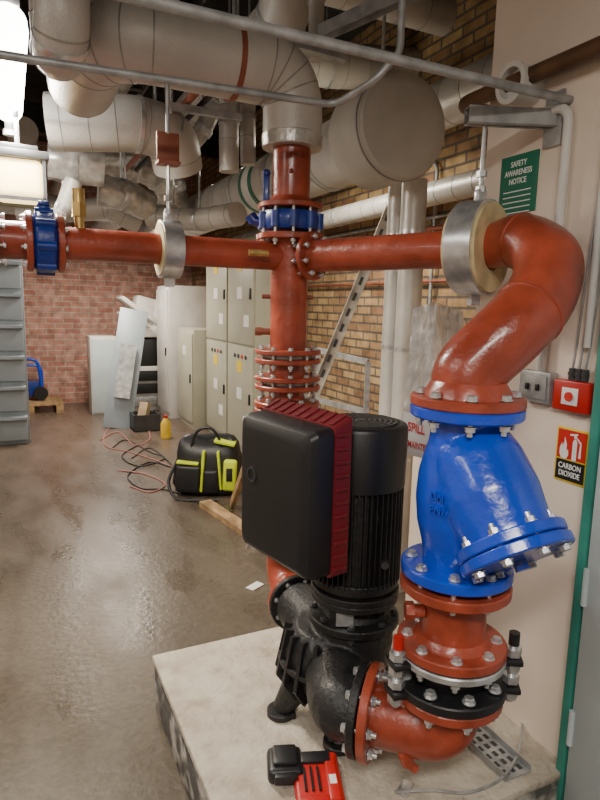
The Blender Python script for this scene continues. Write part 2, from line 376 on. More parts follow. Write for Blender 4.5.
# pipe hanger ring helper
def hanger(c,ax,R,rin,wid,rodtop,cat,label,iw=.8):
    r=thing('pipe_clamp',label,cat,c-Z*R)
    b=B();a1,b1,axn=frame(ax)
    b.ringd(c,ax,R,R-.008,wid,48);b.box(c-Z*(R+.012),(.03,.02,.03));b.box(c+Z*(R+.012),(.03,.02,.03),bev=.003)
    part(r,'steel_band',b,ZINC)
    b=B();b.ringd(c,ax,R-.009,rin,wid*iw,48);part(r,'insulation_block',b,YEL,'yellow rigid insulation block')
    b=B();b.cyl(c+Z*(R+.02),V((c.x,c.y,rodtop)),.006,n=10);b.cyl(c+Z*(R+.06),c+Z*(R+.075),.014,n=6);b.cyl(c+Z*(R+.02),c+Z*(R+.035),.014,n=6);part(r,'threaded_rod',b,ZINC)
    return r
c=LP(xc)
hz=UY(170,165,my).z
hanger(c,X,.09,BR+.001,.06,hz,'clamp','zinc steel pipe clamp with yellow insulation hung on a rod',1.1)
r=thing('hanger_bracket','small reddish steel plate bracket holding the hanger rod','bracket',V((c.x,c.y,hz)))
b=B();b.box(V((c.x,c.y,hz+.05)),(.07,.012,.09),bev=.002);b.box(V((c.x,c.y,hz+.004)),(.07,.05,.008));part(r,'plate',b,COPP)
b=B();b.cyl(V((c.x,c.y,hz+.09)),V((c.x,c.y,mz(74)-.105)),.007,n=8);part(r,'rod',b,GALV)
# ================================================================ right run to near column
Cc=U(462,480,1.35);cx,cy=Cc.x,Cc.y
def CP(z):return V((cx,cy,z))
def cz(py): return U(462,py,1.35).z
RG=U(477,245,1.70);RG.z=PZ
rd=(RG-MP(PZ));rd.z=0;rd.normalize()
r=thing('crossover_pipe','thick red oxide pipe crossing over then bending down to the strainer','pipe',CP(cz(395)))
path=[MP(PZ)+rd*.085,MP(PZ)+rd*.3,RG-rd*.15,RG+rd*.02,U(520,241,1.60),U(547,262,1.50),U(540,297,1.42),U(512,330,1.36),V((cx+.006,cy+.002,cz(370))),CP(cz(393))]
cp=crom(path,8);n=len(cp)
rad=[]
for i,p in enumerate(cp):
    t=i/(n-1);k=min(1,max(0,(t-.3)/.25));rad.append(.053+(.08-.053)*k)
b=B();b.tube(cp,rad,36);part(r,'pipe',b,RED)
for i in (int(n*.44),int(n*.72)):
    ax=(cp[i+1]-cp[i-1]).normalized();b=B();b.lathe(cp[i],ax,[(-.005,rad[i]-.001),(-.002,rad[i]+.003),(.002,rad[i]+.003),(.005,rad[i]-.001)],36);part(r,'weld_bead',b,RED)
flange(r,MP(PZ)+rd*.105,rd,.082,.018,RED,nb=8,bl=.045,br=.008)
flange(r,CP(cz(400)),Z,.128,.022,RED,hub=.045,hubr=.081,nb=8,bl=.055,br=.0115,boff=-.014,phase=.15)
bz=U(490,118,1.70).z
hanger(RG,rd,.128,.061,.075,bz-.015,'clamp','large zinc pipe clamp with yellow insulation hung from wall bracket',1.25)
br=thing('strut_bracket','galvanised channel bracket cantilevered off the cream wall','bracket',V((RG.x,RG.y,bz)))
e0=V((RG.x-.055,RG.y+.01,bz));e1=V((WX,RG.y-.08,bz))
b=B();dd=(e1-e0);sd=dd.normalized().cross(Z)*.019
b.bar(e0+sd,e1+sd,.003,.04);b.bar(e0-sd,e1-sd,.003,.04);b.bar(e0+Z*.02,e1+Z*.02,.041,.003)
b.bar(e0+sd*.6-Z*.02,e1+sd*.6-Z*.02,.01,.003);b.bar(e0-sd*.6-Z*.02,e1-sd*.6-Z*.02,.01,.003);part(br,'channel',b,GALV)
b=B();b.box(e1-V((.006,0,.0)),(.008,.06,.14),bev=.002);part(br,'wall_plate',b,GALV)
# ================================================================ strainer
r=thing('y_strainer','bright blue cast iron strainer with angled bolted cover flange','strainer',CP(cz(575)))
zt=cz(412);zb=cz(566)
s0=CP(cz(448))+R0*.012;s1=U(511,543,1.22)
ax=(s1-s0);Ls=ax.length;ax.normalize()
b=B()
b.lathe(CP(0),Z,[(zb-.01,.08),(zb+.03,.08),(zb+.06,.085),(zb+.11,.098),(zb+.17,.104),(zb+.23,.1),(zt-.1,.09),(zt-.07,.081),(zt-.035,.077),(zt,.079)],44)
b.lathe(s0,ax,[(-.05,.055),(-.03,.08),(.0,.096),(.04,.106),(Ls*.55,.109),(Ls-.05,.102),(Ls-.02,.098),(Ls,.098)],44)
b.bar(CP(zt-.05)+R0*.045,s1-ax*.03+R0*.088,.012,.05,up=Fh)
part(r,'body',b,BLUE,fuse=.005,it=7)
flange(r,CP(zt+.004),Z,.128,.024,BLUE);flange(r,CP(zb-.002),Z,.13,.026,BLUE,nb=8,bl=.06,br=.0115,boff=-.016,phase=.05)
flange(r,s1,ax,.12,.024,BLUE)
o=flange(r,s1+ax*.027,ax,.122,.024,BLUE,nb=8,bl=.054,br=.0115,boff=-.013,name='cover_flange',phase=.2)
b=B();b.cyl(s1+ax*.03,s1+ax*.06,.016,n=6);part(r,'drain_plug',b,DBLUE)
fr=(CAM-CP(1.0));fr.z=0;fr.normalize();rt_=Z.cross(fr);fr2=(fr*.96-rt_*.28).normalized();rt2=Z.cross(fr2)
tq=CP(cz(497))+fr2*.106-rt2*.036
text(r,'DN150',.024,tq+Z*.018,(rt2+Z*-.1),Z,BLUE,ext=.0055,fat=.02,sx=.85);text(r,'PN16',.024,tq-Z*.012,(rt2+Z*-.1),Z,BLUE,ext=.0055,fat=.02,sx=.85)
# ================================================================ spool, connector, near elbow
r=thing('pipe_spool','short red oxide flanged pipe spool below the strainer','pipe',CP(cz(645)))
z1=cz(576)-.01;z2=cz(642)
b=B();b.cyl(CP(z2),CP(z1),.078,n=36);part(r,'pipe',b,RED)
flange(r,CP(z1-.008),Z,.13,.024,RED,hub=-.03,hubr=.078);flange(r,CP(z2),Z,.13,.024,RED,hub=.03,hubr=.078,nb=8,bl=.05,br=.0115,boff=-.014,phase=.2)
b=B();p=CP((z1+z2)/2+.01)-R0*.075-Fh*.02;b.cyl(p,p-R0*.035,.016);b.cyl(p-R0*.025,p-R0*.045,.022,n=6);part(r,'plug',b,RED)
r=thing('flexible_connector','black rubber flexible connector with plated flanges and long studs','connector',CP(cz(690)))
z3=cz(684)
b=B();b.lathe(CP(0),Z,[(z3,.075),(z3+.025,.085),((z2+z3)/2,.1),(z2-.035,.085),(z2-.012,.075)],36);part(r,'bellows',b,BPLAS)
b=B();b.disc(CP(z2-.026),Z,.129,.018);part(r,'upper_ring',b,ZINC,'zinc plated ring')
b=B();b.disc(CP(z3+.013),Z,.135,.024);o=part(r,'lower_ring',b,BPLAS);bolts(o,CP(z3+.002),Z,.112,8,.054,.0125,.5)
for k,a in enumerate((math.radians(200),math.radians(-8),math.radians(95))):
    dv=(R0*math.cos(a)+Fh*math.sin(a));p=CP(0)+dv*.146
    b=B();b.cyl(p+Z*(z3-.025),p+Z*(z2+.012),.010,n=12)
    for zz in (z3-.006,z3+.034,z2-.045,z2-.008):b.cyl(p+Z*(zz-.009),p+Z*(zz+.009),.02,n=6)
    part(r,'tie_rod',b,ZINC)
    for zz in (z3+.013,z2-.026):
        b=B();b.bar(p+Z*zz+dv*.02,CP(zz)+dv*.11,.055,.014,bev=.003);part(r,'tie_lug',b,BPLAS)
    b=B();b.cyl(p+Z*(z2+.01),p+Z*(z2+.04),.013 ,n=12);part(r,'rod_cap',b,RPLAS if k!=1 else BPLAS)
Ap=U(366,712,1.42);Ap=V((Ap.x,Ap.y,NZ))
ad=(Ap-V((cx,cy,NZ))).normalized()
r=thing('inlet_elbow','red oxide flanged elbow feeding the pump with a drain cock','pipe',CP(NZ-.09))
ze=z3-.012
b=B();b.tube(fillet([CP(ze),CP(NZ),Ap-ad*.01],.1,12),.079,36);part(r,'bend',b,RED)
flange(r,CP(ze-.002),Z,.13,.024,RED,hub=-.02,hubr=.079)
flange(r,Ap-ad*.014,ad,.122,.024,RED,nb=8,bl=.055,br=.0115,boff=.014,phase=.1)
b=B();p=U(405,745,1.33);b.tube(crom([p+Z*.03,p-Z*.01,p-Z*.03-R0*.005],4),.013,16);b.cyl(p-Z*.025,p-Z*.05+R0*.01,.018,n=8);b.cyl(p-Z*.05+R0*.01,p-Z*.066+R0*.03,.011);part(r,'drain_cock',b,RED)
# ================================================================ pump
pc=U(354,600,1.70);qx,qy=pc.x,pc.y
def QP(z):return V((qx,qy,z))
def qz(py):return U(358,py,1.70).z
r=thing('inline_pump','black vertical inline pump with finned motor and side mounted controller','pump',QP(.2))
VO=QP(0)-R0*.062+Fh*.015
b=B()
b.lathe(VO,Z,[(.275,.06),(.285,.1),(.315,.132),(.365,.15),(.42,.15),(.46,.136),(.49,.11)],44)
b.lathe(QP(0),Z,[(.38,.11),(.46,.122),(.525,.12)],36)
b.tube(crom([VO+Z*(NZ-.03)-Fh*.02,VO+Z*(NZ-.02)-Fh*.12+R0*.01,Ap+ad*.07,Ap+ad*.004],7),[.108-.026*min(1,i/13) for i in range(22)],28)
b.tube([VO+Z*(NZ-.01)+Fh*.03,Bp-bd*.03],[.105,.082],28)
part(r,'volute_casing',b,BLACK,fuse=.005,it=3)
for k in range(14):
    b=B();t=math.radians(150+k*18);d=V((math.cos(t),math.sin(t),0))
    b.bar(VO+Z*.285+d*.115,VO+Z*.35+d*.16,.012,.036,up=d);b.bar(VO+Z*.34+d*.154,VO+Z*.48+d*.126,.012,.04,up=d)
    part(r,'casing_rib',b,BLACK)
b=B();b.lathe(VO,Z,[(.376,.145),(.378,.165),(.39,.165),(.392,.145)],44);part(r,'casing_rim',b,BLACK)
flange(r,Ap+ad*.014,ad,.118,.022,BLACK,name='suction_flange');flange(r,Bp-bd*.034,bd,.1,.018,BLACK,name='discharge_flange')
for p in (UZ(281,714,.2),UZ(338,746,.2),UZ(392,690,.2)):
    q=p+(VO+Z*.2-p)*.42
    b=B();b.tube([V((q.x,q.y,.34)),q+(p-q)*.35+Z*.08,p+Z*.015],[.06,.045,.03],14);b.disc(p+Z*.010,Z,.044,.02);b.bar(p+Z*.012,p+(q-p)*.6+Z*.012,.07,.018);o=part(r,'foot',b,BLACK)
    b=B();b.cyl(p+Z*.018,p+Z*.036,.019,n=6);b.cyl(p+Z*.03,p+Z*.05,.009,n=10);part(o,'bolt',b,ZINC)
b=B();b.disc(QP(.528),Z,.136,.024);b.cyl(QP(.53),QP(.56),.1,.082);b.cyl(QP(.56),QP(.60),.082);b.disc(QP(.60),Z,.13,.02)
for k in range(4):
    t=k*math.pi/2+.5;d=V((math.cos(t),math.sin(t),0));b.bar(QP(.535)+d*.1,QP(.60)+d*.1,.03,.022,up=d)
o=part(r,'motor_stool',b,BLACK);bolts(o,QP(.528),Z,.12,8,.03,.009,.2,DGREY)
b=B();q=QP(.565)-Fh*.105-R0*.035;b.box(q,(.05,.004,.04),rotm(R0,Fh,Z));part(r,'nameplate',b,ZINC,'small metal nameplate')
mzt=qz(421);mzb=.61
b=B();b.cyl(QP(mzb),QP(mzt-.15),.112,n=40);b.disc(QP(mzb+.01),Z,.132,.02);b.disc(QP(mzb+.045),Z,.128,.03)
part(r,'motor_body',b,BLACK)
b=B()
for k in range(48):
    t=2*math.pi*k/48;d=V((math.cos(t),math.sin(t),0));b.bar(QP(mzb+.05)+d*.12,QP(mzt-.17)+d*.12,.0035,.024,up=d)
part(r,'cooling_fins',b,BLACK)
b=B();b.lathe(QP(0),Z,[(mzt-.18,.134),(mzt-.012,.136),(mzt-.004,.132),(mzt,.124),(mzt,.114),(mzt-.004,.112),(mzt-.004,.001)],48);part(r,'fan_cowl',b,BPLAS)
b=B()
for k in range(6):b.ringd(QP(mzt+.001),Z,.03+.015*k,.023+.015*k,.008,40)
for k in range(16):
    t=k*math.pi/8;d=V((math.cos(t),math.sin(t),0));b.bar(QP(mzt+.001)+d*.02,QP(mzt+.001)+d*.11,.003,.006)
b.disc(QP(mzt+.001),Z,.018,.01);part(r,'fan_grille',b,DGREY)
q=U(376,518,1.6);b=B();b.cyl(q+Fh*.05,q,.016,n=20);b.cyl(q,q-Fh*.006,.011,n=6);part(r,'cable_gland',b,BPLAS)
q=U(385,566,1.58);b=B();b.cyl(q+Fh*.06,q,.011,n=20);part(r,'drain_plug',b,DGREY)
# controller
d=V((-.192,.981,0)).normalized();nn=V((-d.y,d.x,0)).normalized()
if nn.x>0:nn=-nn
fc=QP(0)+nn*.235+d*.015-R0*.057
zlo=U(318,587,1.43).z;zhi=U(318,433,1.43).z;zm=(zlo+zhi)/2;hh=zhi-zlo
R3=rotm(d,nn,Z)
def rr_(w,h,off,rc=.02,n_=5,dz=0.):
    out=[]
    for cx_,cz_,a0 in ((w/2-rc,h/2-rc,0),(-w/2+rc,h/2-rc,90),(-w/2+rc,-h/2+rc,180),(w/2-rc,-h/2+rc,270)):
        for k in range(n_):
            t=math.radians(a0+90*k/(n_-1));out.append(fc+nn*off+Z*(zm+dz)+d*(cx_+rc*math.cos(t))+Z*(cz_+rc*math.sin(t)))
    return out
b=B();b.loft([rr_(.34,hh,-.08),rr_(.34,hh-.004,-.03,dz=-.002),rr_(.325,hh-.02,-.012,dz=-.004),rr_(.29,hh-.055,0,.03,dz=-.006),rr_(.27,hh-.075,.001,.03,dz=-.006)]);o=part(r,'controller_cover',b,BPLAS,ang=25)
b=B();b.ringd(fc+nn*.002+Z*(zm+.03)+d*.09,nn,.022,.017,.004);part(o,'status_indicator',b,DGREY)
b=B();b.loft([rr_(.348,hh+.03,-.135,.012,dz=.012),rr_(.348,hh+.006,-.081,.012)])
for k in range(11):b.box(fc-nn*.107+Z*(zlo+.02+k*(hh-.038)/10),(.358,.042,.011),R3,bev=.003)
for k in range(9):b.bar(fc-nn*.133+Z*(zhi+.026)+d*(-.15+k*.0375),fc-nn*.084+Z*(zhi+.005)+d*(-.15+k*.0375),.012,.008)
part(r,'controller_heat_sink',b,CRIM,'crimson ribbed housing')
b=B();b.box(fc-nn*.155+Z*zm,(.27,.05,hh*.85),R3,bev=.006);part(r,'controller_base',b,BPLAS)
# ================================================================ items on plinth
cg=UZ(308,787,.2);r=thing('battery_charger','low red battery charger with black battery on the plinth','charger',cg)
a1=V((.35,.94,0)).normalized();b1=V((a1.y,-a1.x,0));RC=rotm(b1,a1,Z)
def cgp(x,y,z):return cg+b1*x+a1*y+Z*z
b=B();b.box(cgp(.025,0,.016),(.125,.18,.03),RC,bev=.011,seg=3);b.box(cgp(.062,-.01,.032),(.03,.15,.012),RC,bev=.005);b.box(cgp(.02,-.075,.03),(.1,.025,.012),RC,bev=.005);part(r,'charger_body',b,RPLAS)
b=B();b.box(cgp(-.058,.055,.022),(.095,.1,.042),RC,bev=.014,seg=3);b.box(cgp(-.058,.06,.047),(.065,.07,.014),RC,bev=.006);b.box(cgp(-.058,-.0,.028),(.06,.02,.024),RC,bev=.004);part(r,'battery',b,BPLAS)
b=B()
for k in range(3):b.bar(cgp(-.01+.018*k,-.05,.032),cgp(-.01+.018*k,.03,.032),.006,.008)
b.box(cgp(.025,.062,.033),(.08,.04,.012),RC,bev=.003);part(r,'terminal_rails',b,BPLAS)
b=B();b.box(cgp(.062,-.02,.0385),(.018,.03,.0012),RC);part(r,'badge',b,SIGNW)
p=UZ(487,748,.2)
r=thing('cable_tray_offcut','perforated galvanised cable tray offcut lying on the plinth','cable tray',p)
b=B();b.box(p+Z*.004,(.09,.24,.003));b.box(p+Z*.012+X*.045,(.003,.24,.02));b.box(p+Z*.012-X*.045,(.003,.24,.02));part(r,'tray',b,GALV)
b=B()
for k in range(21):b.box(p+Z*.0062+V(((k%3-1)*.025,(k//3-3)*.032,0)),(.012,.018,.0012))
part(r,'slot_pattern',b,DGREY)
b=B();b.tube(crom([UZ(520,700,.22),UZ(522,740,.21),UZ(505,775,.21),UZ(470,792,.21),UZ(430,790,.21),UZ(395,792,.21)],8),.004,8)
solo('loose_cable',b,GALV,'thin grey cable coiled on the plinth by the wall','cable')
b=B();p=UZ(405,790,.2);b.box(p+Z*.006,(.05,.03,.008),Matrix.Rotation(.6,3,'Z'),bev=.002);solo('metal_offcut',b,ZINC,'small bright metal offcut on the plinth','scrap')
# ================================================================ white wall furniture
def wp(px,py):return UX(px,py,WX)
def wallsize(x0,x1,py):return abs(wp(x0,py).y-wp(x1,py).y)
def wh(px,y0,y1):return abs(wp(px,y0).z-wp(px,y1).z)
cN=wp(519,184);w_=wallsize(501,537,184);h_=wh(519,156,214)
r=thing('safety_notice','dark green safety awareness notice board with white lettering','sign',cN-Z*h_/2)
b=B();b.box(cN-X*.003,(.006,w_,h_),bev=.001);part(r,'panel',b,SIGNG)
for i,s in enumerate(('SAFETY','AWARENESS','NOTICE')):
    text(r,s,.022,V((WX-.0065,cN.y,cN.z+h_*.3-i*.024)),-Y,Z,INKW,al='CENTER',sx=min(1,w_/.17))
for i in range(5):
    b=B();b.box(V((WX-.0066,cN.y,cN.z-.02-i*.015)),(.001,w_*.75,.003));part(r,'text_line',b,INKW)
cN=wp(572,456);w_=wallsize(556,588,456);h_=wh(572,429,484)
r=thing('extinguisher_sign','red and black carbon dioxide extinguisher identification sign','sign',cN-Z*h_/2)
b=B();b.box(cN-X*.002,(.004,w_,h_),bev=.0005);part(r,'panel',b,SIGNY)
b=B();b.box(cN-X*.0045+Z*h_*.2,(.002,w_*.9,h_*.53));part(r,'red_field',b,SIGNR)
b=B();b.box(cN-X*.0045-Z*h_*.28,(.002,w_*.9,h_*.37));part(r,'black_field',b,SIGNK)
text(r,'CARBON',.021,V((WX-.006,cN.y,cN.z-h_*.25)),-Y,Z,INKW,al='CENTER',sx=w_/.12);text(r,'DIOXIDE',.021,V((WX-.006,cN.y,cN.z-h_*.39)),-Y,Z,INKW,al='CENTER',sx=w_/.125)
q=V((WX-.0058,cN.y,cN.z+h_*.2))
def sp_(pts):  # sign polygon (u right, v up) in metres
    return [q+V((-.0006,-u,v)) for u,v in pts]
b=B();b.poly(sp_([(.004,-.04),(.018,-.04),(.018,.01),(.014,.018),(.008,.018),(.004,.01)]));b.poly(sp_([(.007,.02),(.015,.02),(.015,.028),(.007,.028)]))
b.poly(sp_([(-.006,.03),(.018,.034),(.018,.029),(-.006,.025)]));b.poly(sp_([(.016,.024),(.03,.012),(.027,.008),(.016,.019)]));b.poly(sp_([(.027,.012),(.031,.012),(.032,-.03),(.024,-.03)]));part(r,'extinguisher_pictogram',b,INKW)
b=B();b.poly(sp_([(-.03,-.04),(-.013,-.04),(-.007,-.028),(-.009,-.012),(-.014,-.018),(-.014,.0),(-.022,.02),(-.023,.004),(-.029,-.006),(-.03,.004),(-.036,-.012),(-.036,-.028)]));part(r,'flame_pictogram',b,INKW)
cN=wp(542,386);s_=wh(542,371,402);w2=wallsize(526,558,386)
r=thing('wall_switch','grey metal clad double switch on the cream wall','switch',cN)
b=B();b.box(cN-X*.016,(.032,w2*.97,s_),bev=.005);part(r,'back_box',b,GALV)
b=B();b.box(cN-X*.034,(.004,w2*.8,s_*.75),bev=.001);part(r,'front_plate',b,GALV)
for sg in (-1,1):
    b=B();b.box(cN-X*.038+Y*sg*w2*.16,(.008,.01,.018),bev=.001);part(r,'rocker',b,SIGNK)
cN=wp(578,396);s_=wh(578,380,411)
r=thing('emergency_stop_box','red surface mounted emergency gas shut off box','switch box',cN)
b=B();b.box(cN-X*.015,(.03,wallsize(559,598,396)*.95,s_),bev=.005);part(r,'box',b,RPLAS)
b=B();b.box(cN-X*.0315,(.003,.05,.045),bev=.001);part(r,'label_window',b,SIGNW);b=B();b.cyl(cN-X*.032,cN-X*.038,.012);part(r,'button',b,SIGNR)
for k in range(3):
    b=B();q=wp(580,380)+Y*(.014-.02*k)-X*.014;b.cyl(q,q+Z*.03,.009);b.cyl(q+Z*.012,q+Z*.02,.0115,n=6);part(r,'cable_gland',b,DGREY)
    b=B();b.tube(crom([q+Z*.03,q+Z*.09-Y*.006,q+Z*.2-Y*.012,q+Z*.5-Y*.03],6),.003,8)
    solo('wall_cable',b,GALV,'thin grey cable dropping down the wall into red box','cable')
q0=wp(545,371);q1=wp(571,150)
b=B();b.tube(fillet([q0-X*.018,V((WX-.018,q0.y,1.62)),V((WX-.018,q1.y,1.66)),V((WX-.018,q1.y,wp(573,108).z)),V((WX-.018,wp(540,95).y,wp(573,105).z+.005))],.04,6),.0125,14)
solo('wall_conduit',b,WHITE,'white painted conduit running down the wall to the switch','conduit')
q0=wp(596,300);b=B();b.cyl(V((WX-.015,q0.y,q0.z-.12)),V((WX-.015,q0.y,2.3)),.01,n=12);solo('wall_conduit_thin',b,WHITE,'thin white conduit fixed to the cream wall','conduit')
cN=wp(532,88);r=thing('round_wall_vent','white round plastic sleeve projecting from the wall','vent',cN)
b=B();b.ringd(cN-X*.04,X,.05,.042,.08,36);b.ringd(cN-X*.075,X,.054,.04,.015,36);part(r,'sleeve',b,WHITE)
b=B();b.disc(cN-X*.05,X,.043,.01);part(r,'inner_plug',b,WHITE)
p0=UX(600,46,WX-.05);b=B();b.tube(fillet([V((WX-.05,.4,p0.z)),V((WX-.05,1.58,p0.z)),V((BX-.1,1.64,p0.z))],.05,6),.022,16);solo('brown_service_pipe',b,BROWN,'brown painted service pipe running along the wall top','pipe')
# conduits overhead
zcn=UY(560,98,1.2).z
b=B();b.cyl(V((WX,1.2,zcn)),V((-1.6,1.2,zcn)),.0115,n=14);solo('overhead_conduit',b,GALV,'galvanised conduit spanning the ceiling to the wall','conduit')
q=U(400,52,1.72);b=B();b.tube(fillet([UY(-60,45,1.6),UY(40,61,1.6),UY(335,105,1.6),U(375,80,1.72),q,V((q.x,q.y,CZ))],.05,5),.010,12);solo('overhead_conduit_bend',b,GALV,'galvanised conduit sweeping upward under the ducts','conduit')
b=B();p=U(322,33,2.2);q=U(420,-12,1.95);b.bar(p,q,.04,.004);s_=(q-p).normalized().cross(Z)*.02;b.bar(p+s_,q+s_,.003,.04);b.bar(p-s_,q-s_,.003,.04);solo('ceiling_strut',b,GALV,'slotted galvanised steel channel under the ceiling','strut')
b=B();p=U(112,0,2.3);q=U(345,62,2.45);b.bar(p,q,.05,.004);b.bar(p+Z*.02,q+Z*.02,.003,.04,up=Z);solo('cable_ladder_rail',b,GALV,'galvanised tray rail above the conduits','cable tray')
# ================================================================ insulated ducts
def seams(r,pp,rr,step,m=SEAM):
    acc=step*.5
    for i in range(len(pp)-1):
        a,b_=V(pp[i]),V(pp[i+1]);L_=(b_-a).length
        while acc<L_:
            c=a.lerp(b_,acc/L_);b=B();b.lathe(c,b_-a,[(-.004,rr-.002),(-.002,rr+.0015),(.002,rr+.0015),(.004,rr-.002)],32);part(r,'seam',b,m);acc+=step
        acc-=L_
iz=mz(74)
r=thing('insulated_riser_elbow','broad silver beige insulated duct bending down onto the red riser','insulated pipe',MP(mz(148)))
pp=fillet([MP(mz(149)),MP(iz),V((.27,my+.02,iz+.015)),V((.28,my+.65,iz+.015)),V((.28,my+.67,CZ-.02))],.18,14)
rad=[.1+.014*min(1,max(0,(i-4)/12)) for i in range(len(pp))]
b=B();b.tube(pp,rad,40);part(r,'jacket',b,JACK)
b=B();b.lathe(MP(mz(146)),Z,[(-.01,.070),(-.006,.102),(.03,.105),(.034,.1)],40);part(r,'foil_collar',b,FOIL)
x=mx-.21;b=B();b.ringd(V((x,my+.01,iz+.005)),X,.118,.1,.018,40);part(r,'joint_band',b,COPP)
for i in range(2,len(pp)-1,3):
    if pp[i].x>mx-.19 or pp[i].x<.45:
        b=B();b.lathe(pp[i],pp[i+1]-pp[i-1],[(-.004,rad[i]-.003),(-.002,rad[i]+.0015),(.002,rad[i]+.0015),(.004,rad[i]-.003)],40);part(r,'seam',b,SEAM)
seams(r,[V((mx-.26,my+.01,iz+.008)),V((.44,my+.02,iz+.013))],.113,.13)
b=B();b.cyl(V((mx-.21,my,iz+.1)),V((mx-.21,my,CZ)),.006,n=8);part(r,'hanger_rod',b,GALV)
# header
hc=U(407,124,2.55)
r=thing('insulated_header','large insulated header with domed canvas end cap','insulated pipe',hc-Z*.2)
b=B();b.lathe(hc,Y,[(-.014,.001),(-.013,.06),(-.008,.14),(.0,.182),(.012,.2),(.03,.205)],56);part(r,'end_disc',b,CAPM)
b=B();b.lathe(hc,Y,[(.03,.207),(.05,.211),(.27,.211),(.29,.195),(.29,.16)],56);part(r,'end_cap',b,CAPM)
b=B();b.ringd(hc+Y*.045,Y,.2135,.2,.01,56);part(r,'cap_seam',b,SEAM)
b=B();b.lathe(hc,Y,[(.28,.175),(.36,.155),(5.8,.155)],44);part(r,'jacket',b,JACK2)
for yy in (.65,1.15,1.75,2.4,3.2,4.0):
    b=B();b.ringd(hc+Y*yy,Y,.16,.15,.03,44);part(r,'clamp_band',b,ZINC)
seams(r,[hc+Y*.45,hc+Y*5.5],.155,.3)
lab=hc+Y*1.45;b=B();b.ringd(lab,Y,.158,.15,.2,44);part(r,'marking_tape',b,SIGNW,'white identification tape')
for s_ in (-.08,.08):
    b=B();b.ringd(lab+Y*s_,Y,.16,.15,.045,44);part(r,'green_band',b,SIGNG)
for k in (.2,2.,4.):
    b=B();b.cyl(hc+Y*k+Z*.15,V((hc.x,hc.y+k,CZ)),.008,n=8);part(r,'hanger_rod',b,GALV)
def ins(pts,r_,R,label,m=JACK,n=8,nbands=2,name='insulated_pipe',rod=True,step=.16,cat='insulated pipe'):
    r=thing(name,label,cat,V(pts[0]));pp=fillet(pts,R,n) if len(pts)>2 else [V(p) for p in pts]
    b=B()
    if m is FOIL:   # crumpled wrap: subdivide and wrinkle
        q=[]
        for i in range(len(pp)-1):
            for k in range(6): q.append(pp[i].lerp(pp[i+1],k/6))
        q.append(pp[-1]);b.tube(q,r_,40)
        for v in b.bm.verts:
            nz=noise.noise(v.co*22)*.35+noise.noise(v.co*45)*.2
            j=min(q,key=lambda c_:(c_-v.co).length);dv=(v.co-j)
            if dv.length>1e-4: v.co+=dv.normalized()*nz*r_*.3
    else: b.tube(pp,r_,32)
    part(r,'jacket',b,m,ang=60 if m is FOIL else 35)
    if step: seams(r,pp,r_,step)
    for k in range(nbands):
        i=max(1,min(len(pp)-2,int((k+1)*len(pp)/(nbands+1)))) if len(pp)>2 else None
        if i is None:
            c=pp[0].lerp(pp[1],(k+1)/(nbands+1));ax=pp[1]-pp[0]
        else: c=pp[i];ax=pp[i+1]-pp[i-1]
        b=B();b.ringd(c,ax,r_+.004,r_-.008,.018,36);part(r,'joint_band',b,ZINC)
    if rod:
        c=pp[len(pp)//2]
        if c.z+r_<CZ-.05:
            b=B();b.cyl(c+Z*(r_-.01),V((c.x,c.y,CZ)),.006,n=8);part(r,'hanger_rod',b,GALV)
    return r
ins([U(62,-190,1.66),U(62,40,1.66),U(62,40,1.66)+V((-.0,.15,.0)),U(62,40,1.66)+V((0,.16,.9))],.068,.07,'pale insulated pipe dropping from the ceiling and turning back',step=.11)
ins([U(48,122,2.9),U(136,124,3.0),U(172,134,3.1),U(178,168,3.2)],.125,.2,'low pale insulated pipe with a wide segmented elbow',step=.12)
ins([U(95,20,3.9),U(180,36,3.9),U(330,66,4.1),U(430,70,4.4)],.13,.2,'wide insulated pipe crossing beneath the dark ceiling')
ins([U(60,158,4.6),U(140,164,4.6),U(168,178,4.7),U(175,215,4.8)],.12,.2,'foil wrapped pipe bending down before the far brick wall',m=FOIL,step=0)
ins([U(48,160,3.3),U(76,164,3.35),U(104,168,3.4)],.1,.1,'crumpled foil wrapped pipe section',m=FOIL,nbands=1,step=0)
ins([U(98,190,3.6),U(122,194,3.65),U(147,206,3.8)],.088,.1,'crumpled foil covered flexible duct end',m=FOIL,nbands=1,step=0)
ins([U(56,222,3.3),U(64,208,3.3),U(74,180,3.3)],.045,.06,'narrow insulated pipe dropping toward the branch pipe')
ins([U(150,218,4.1),U(200,220,4.0),U(238,214,3.7)],.07,.1,'insulated pipe passing behind the riser')
ins([U(316,60,2.5),U(318,-120,2.5)],.03,.1,'slim vertical insulated pipe dropping from the ceiling')
ins([U(229,20,3.2),U(229,172,3.2)],.05,.1,'vertical insulated pipe near the riser')
ins([U(247,20,3.3),U(248,165,3.3)],.04,.1,'vertical insulated pipe near the riser')
ins([V((2.1,2.2,2.5)),V((2.1,8,2.5))],.12,.1,'long insulated pipe along the brick wall',m=JACK2)
ins([V((2.3,2.2,2.12)),V((2.3,8,2.12))],.07,.1,'slim insulated pipe along the brick wall',m=JACK2)
ins([V((1.12,2.45,3.2)),V((1.12,2.5,2.66)),V((1.12,8,2.66))],.11,.16,'insulated pipe turning down and running away under ceiling')
ins([V((.62,2.75,2.74)),V((.62,8,2.74))],.1,.1,'slim insulated pipe running away beside the ducts')
ins([V((.15,4.9,2.62)),V((.15,8.6,2.62))],.1,.1,'insulated pipe running away over the drawer rack')
ins([V((-.6,6.2,2.3)),V((1.05,6.2,2.3)),V((1.05,8.6,2.3))],.1,.2,'insulated pipe crossing before the far wall')
ins([V((-.6,2.85,3.0)),V((2.2,2.85,3.0))],.09,.2,'insulated pipe crossing high under the ceiling')
ins([V((-.6,2.2,3.15)),V((2.2,2.2,3.15))],.06,.2,'slim insulated pipe crossing high under the ceiling')
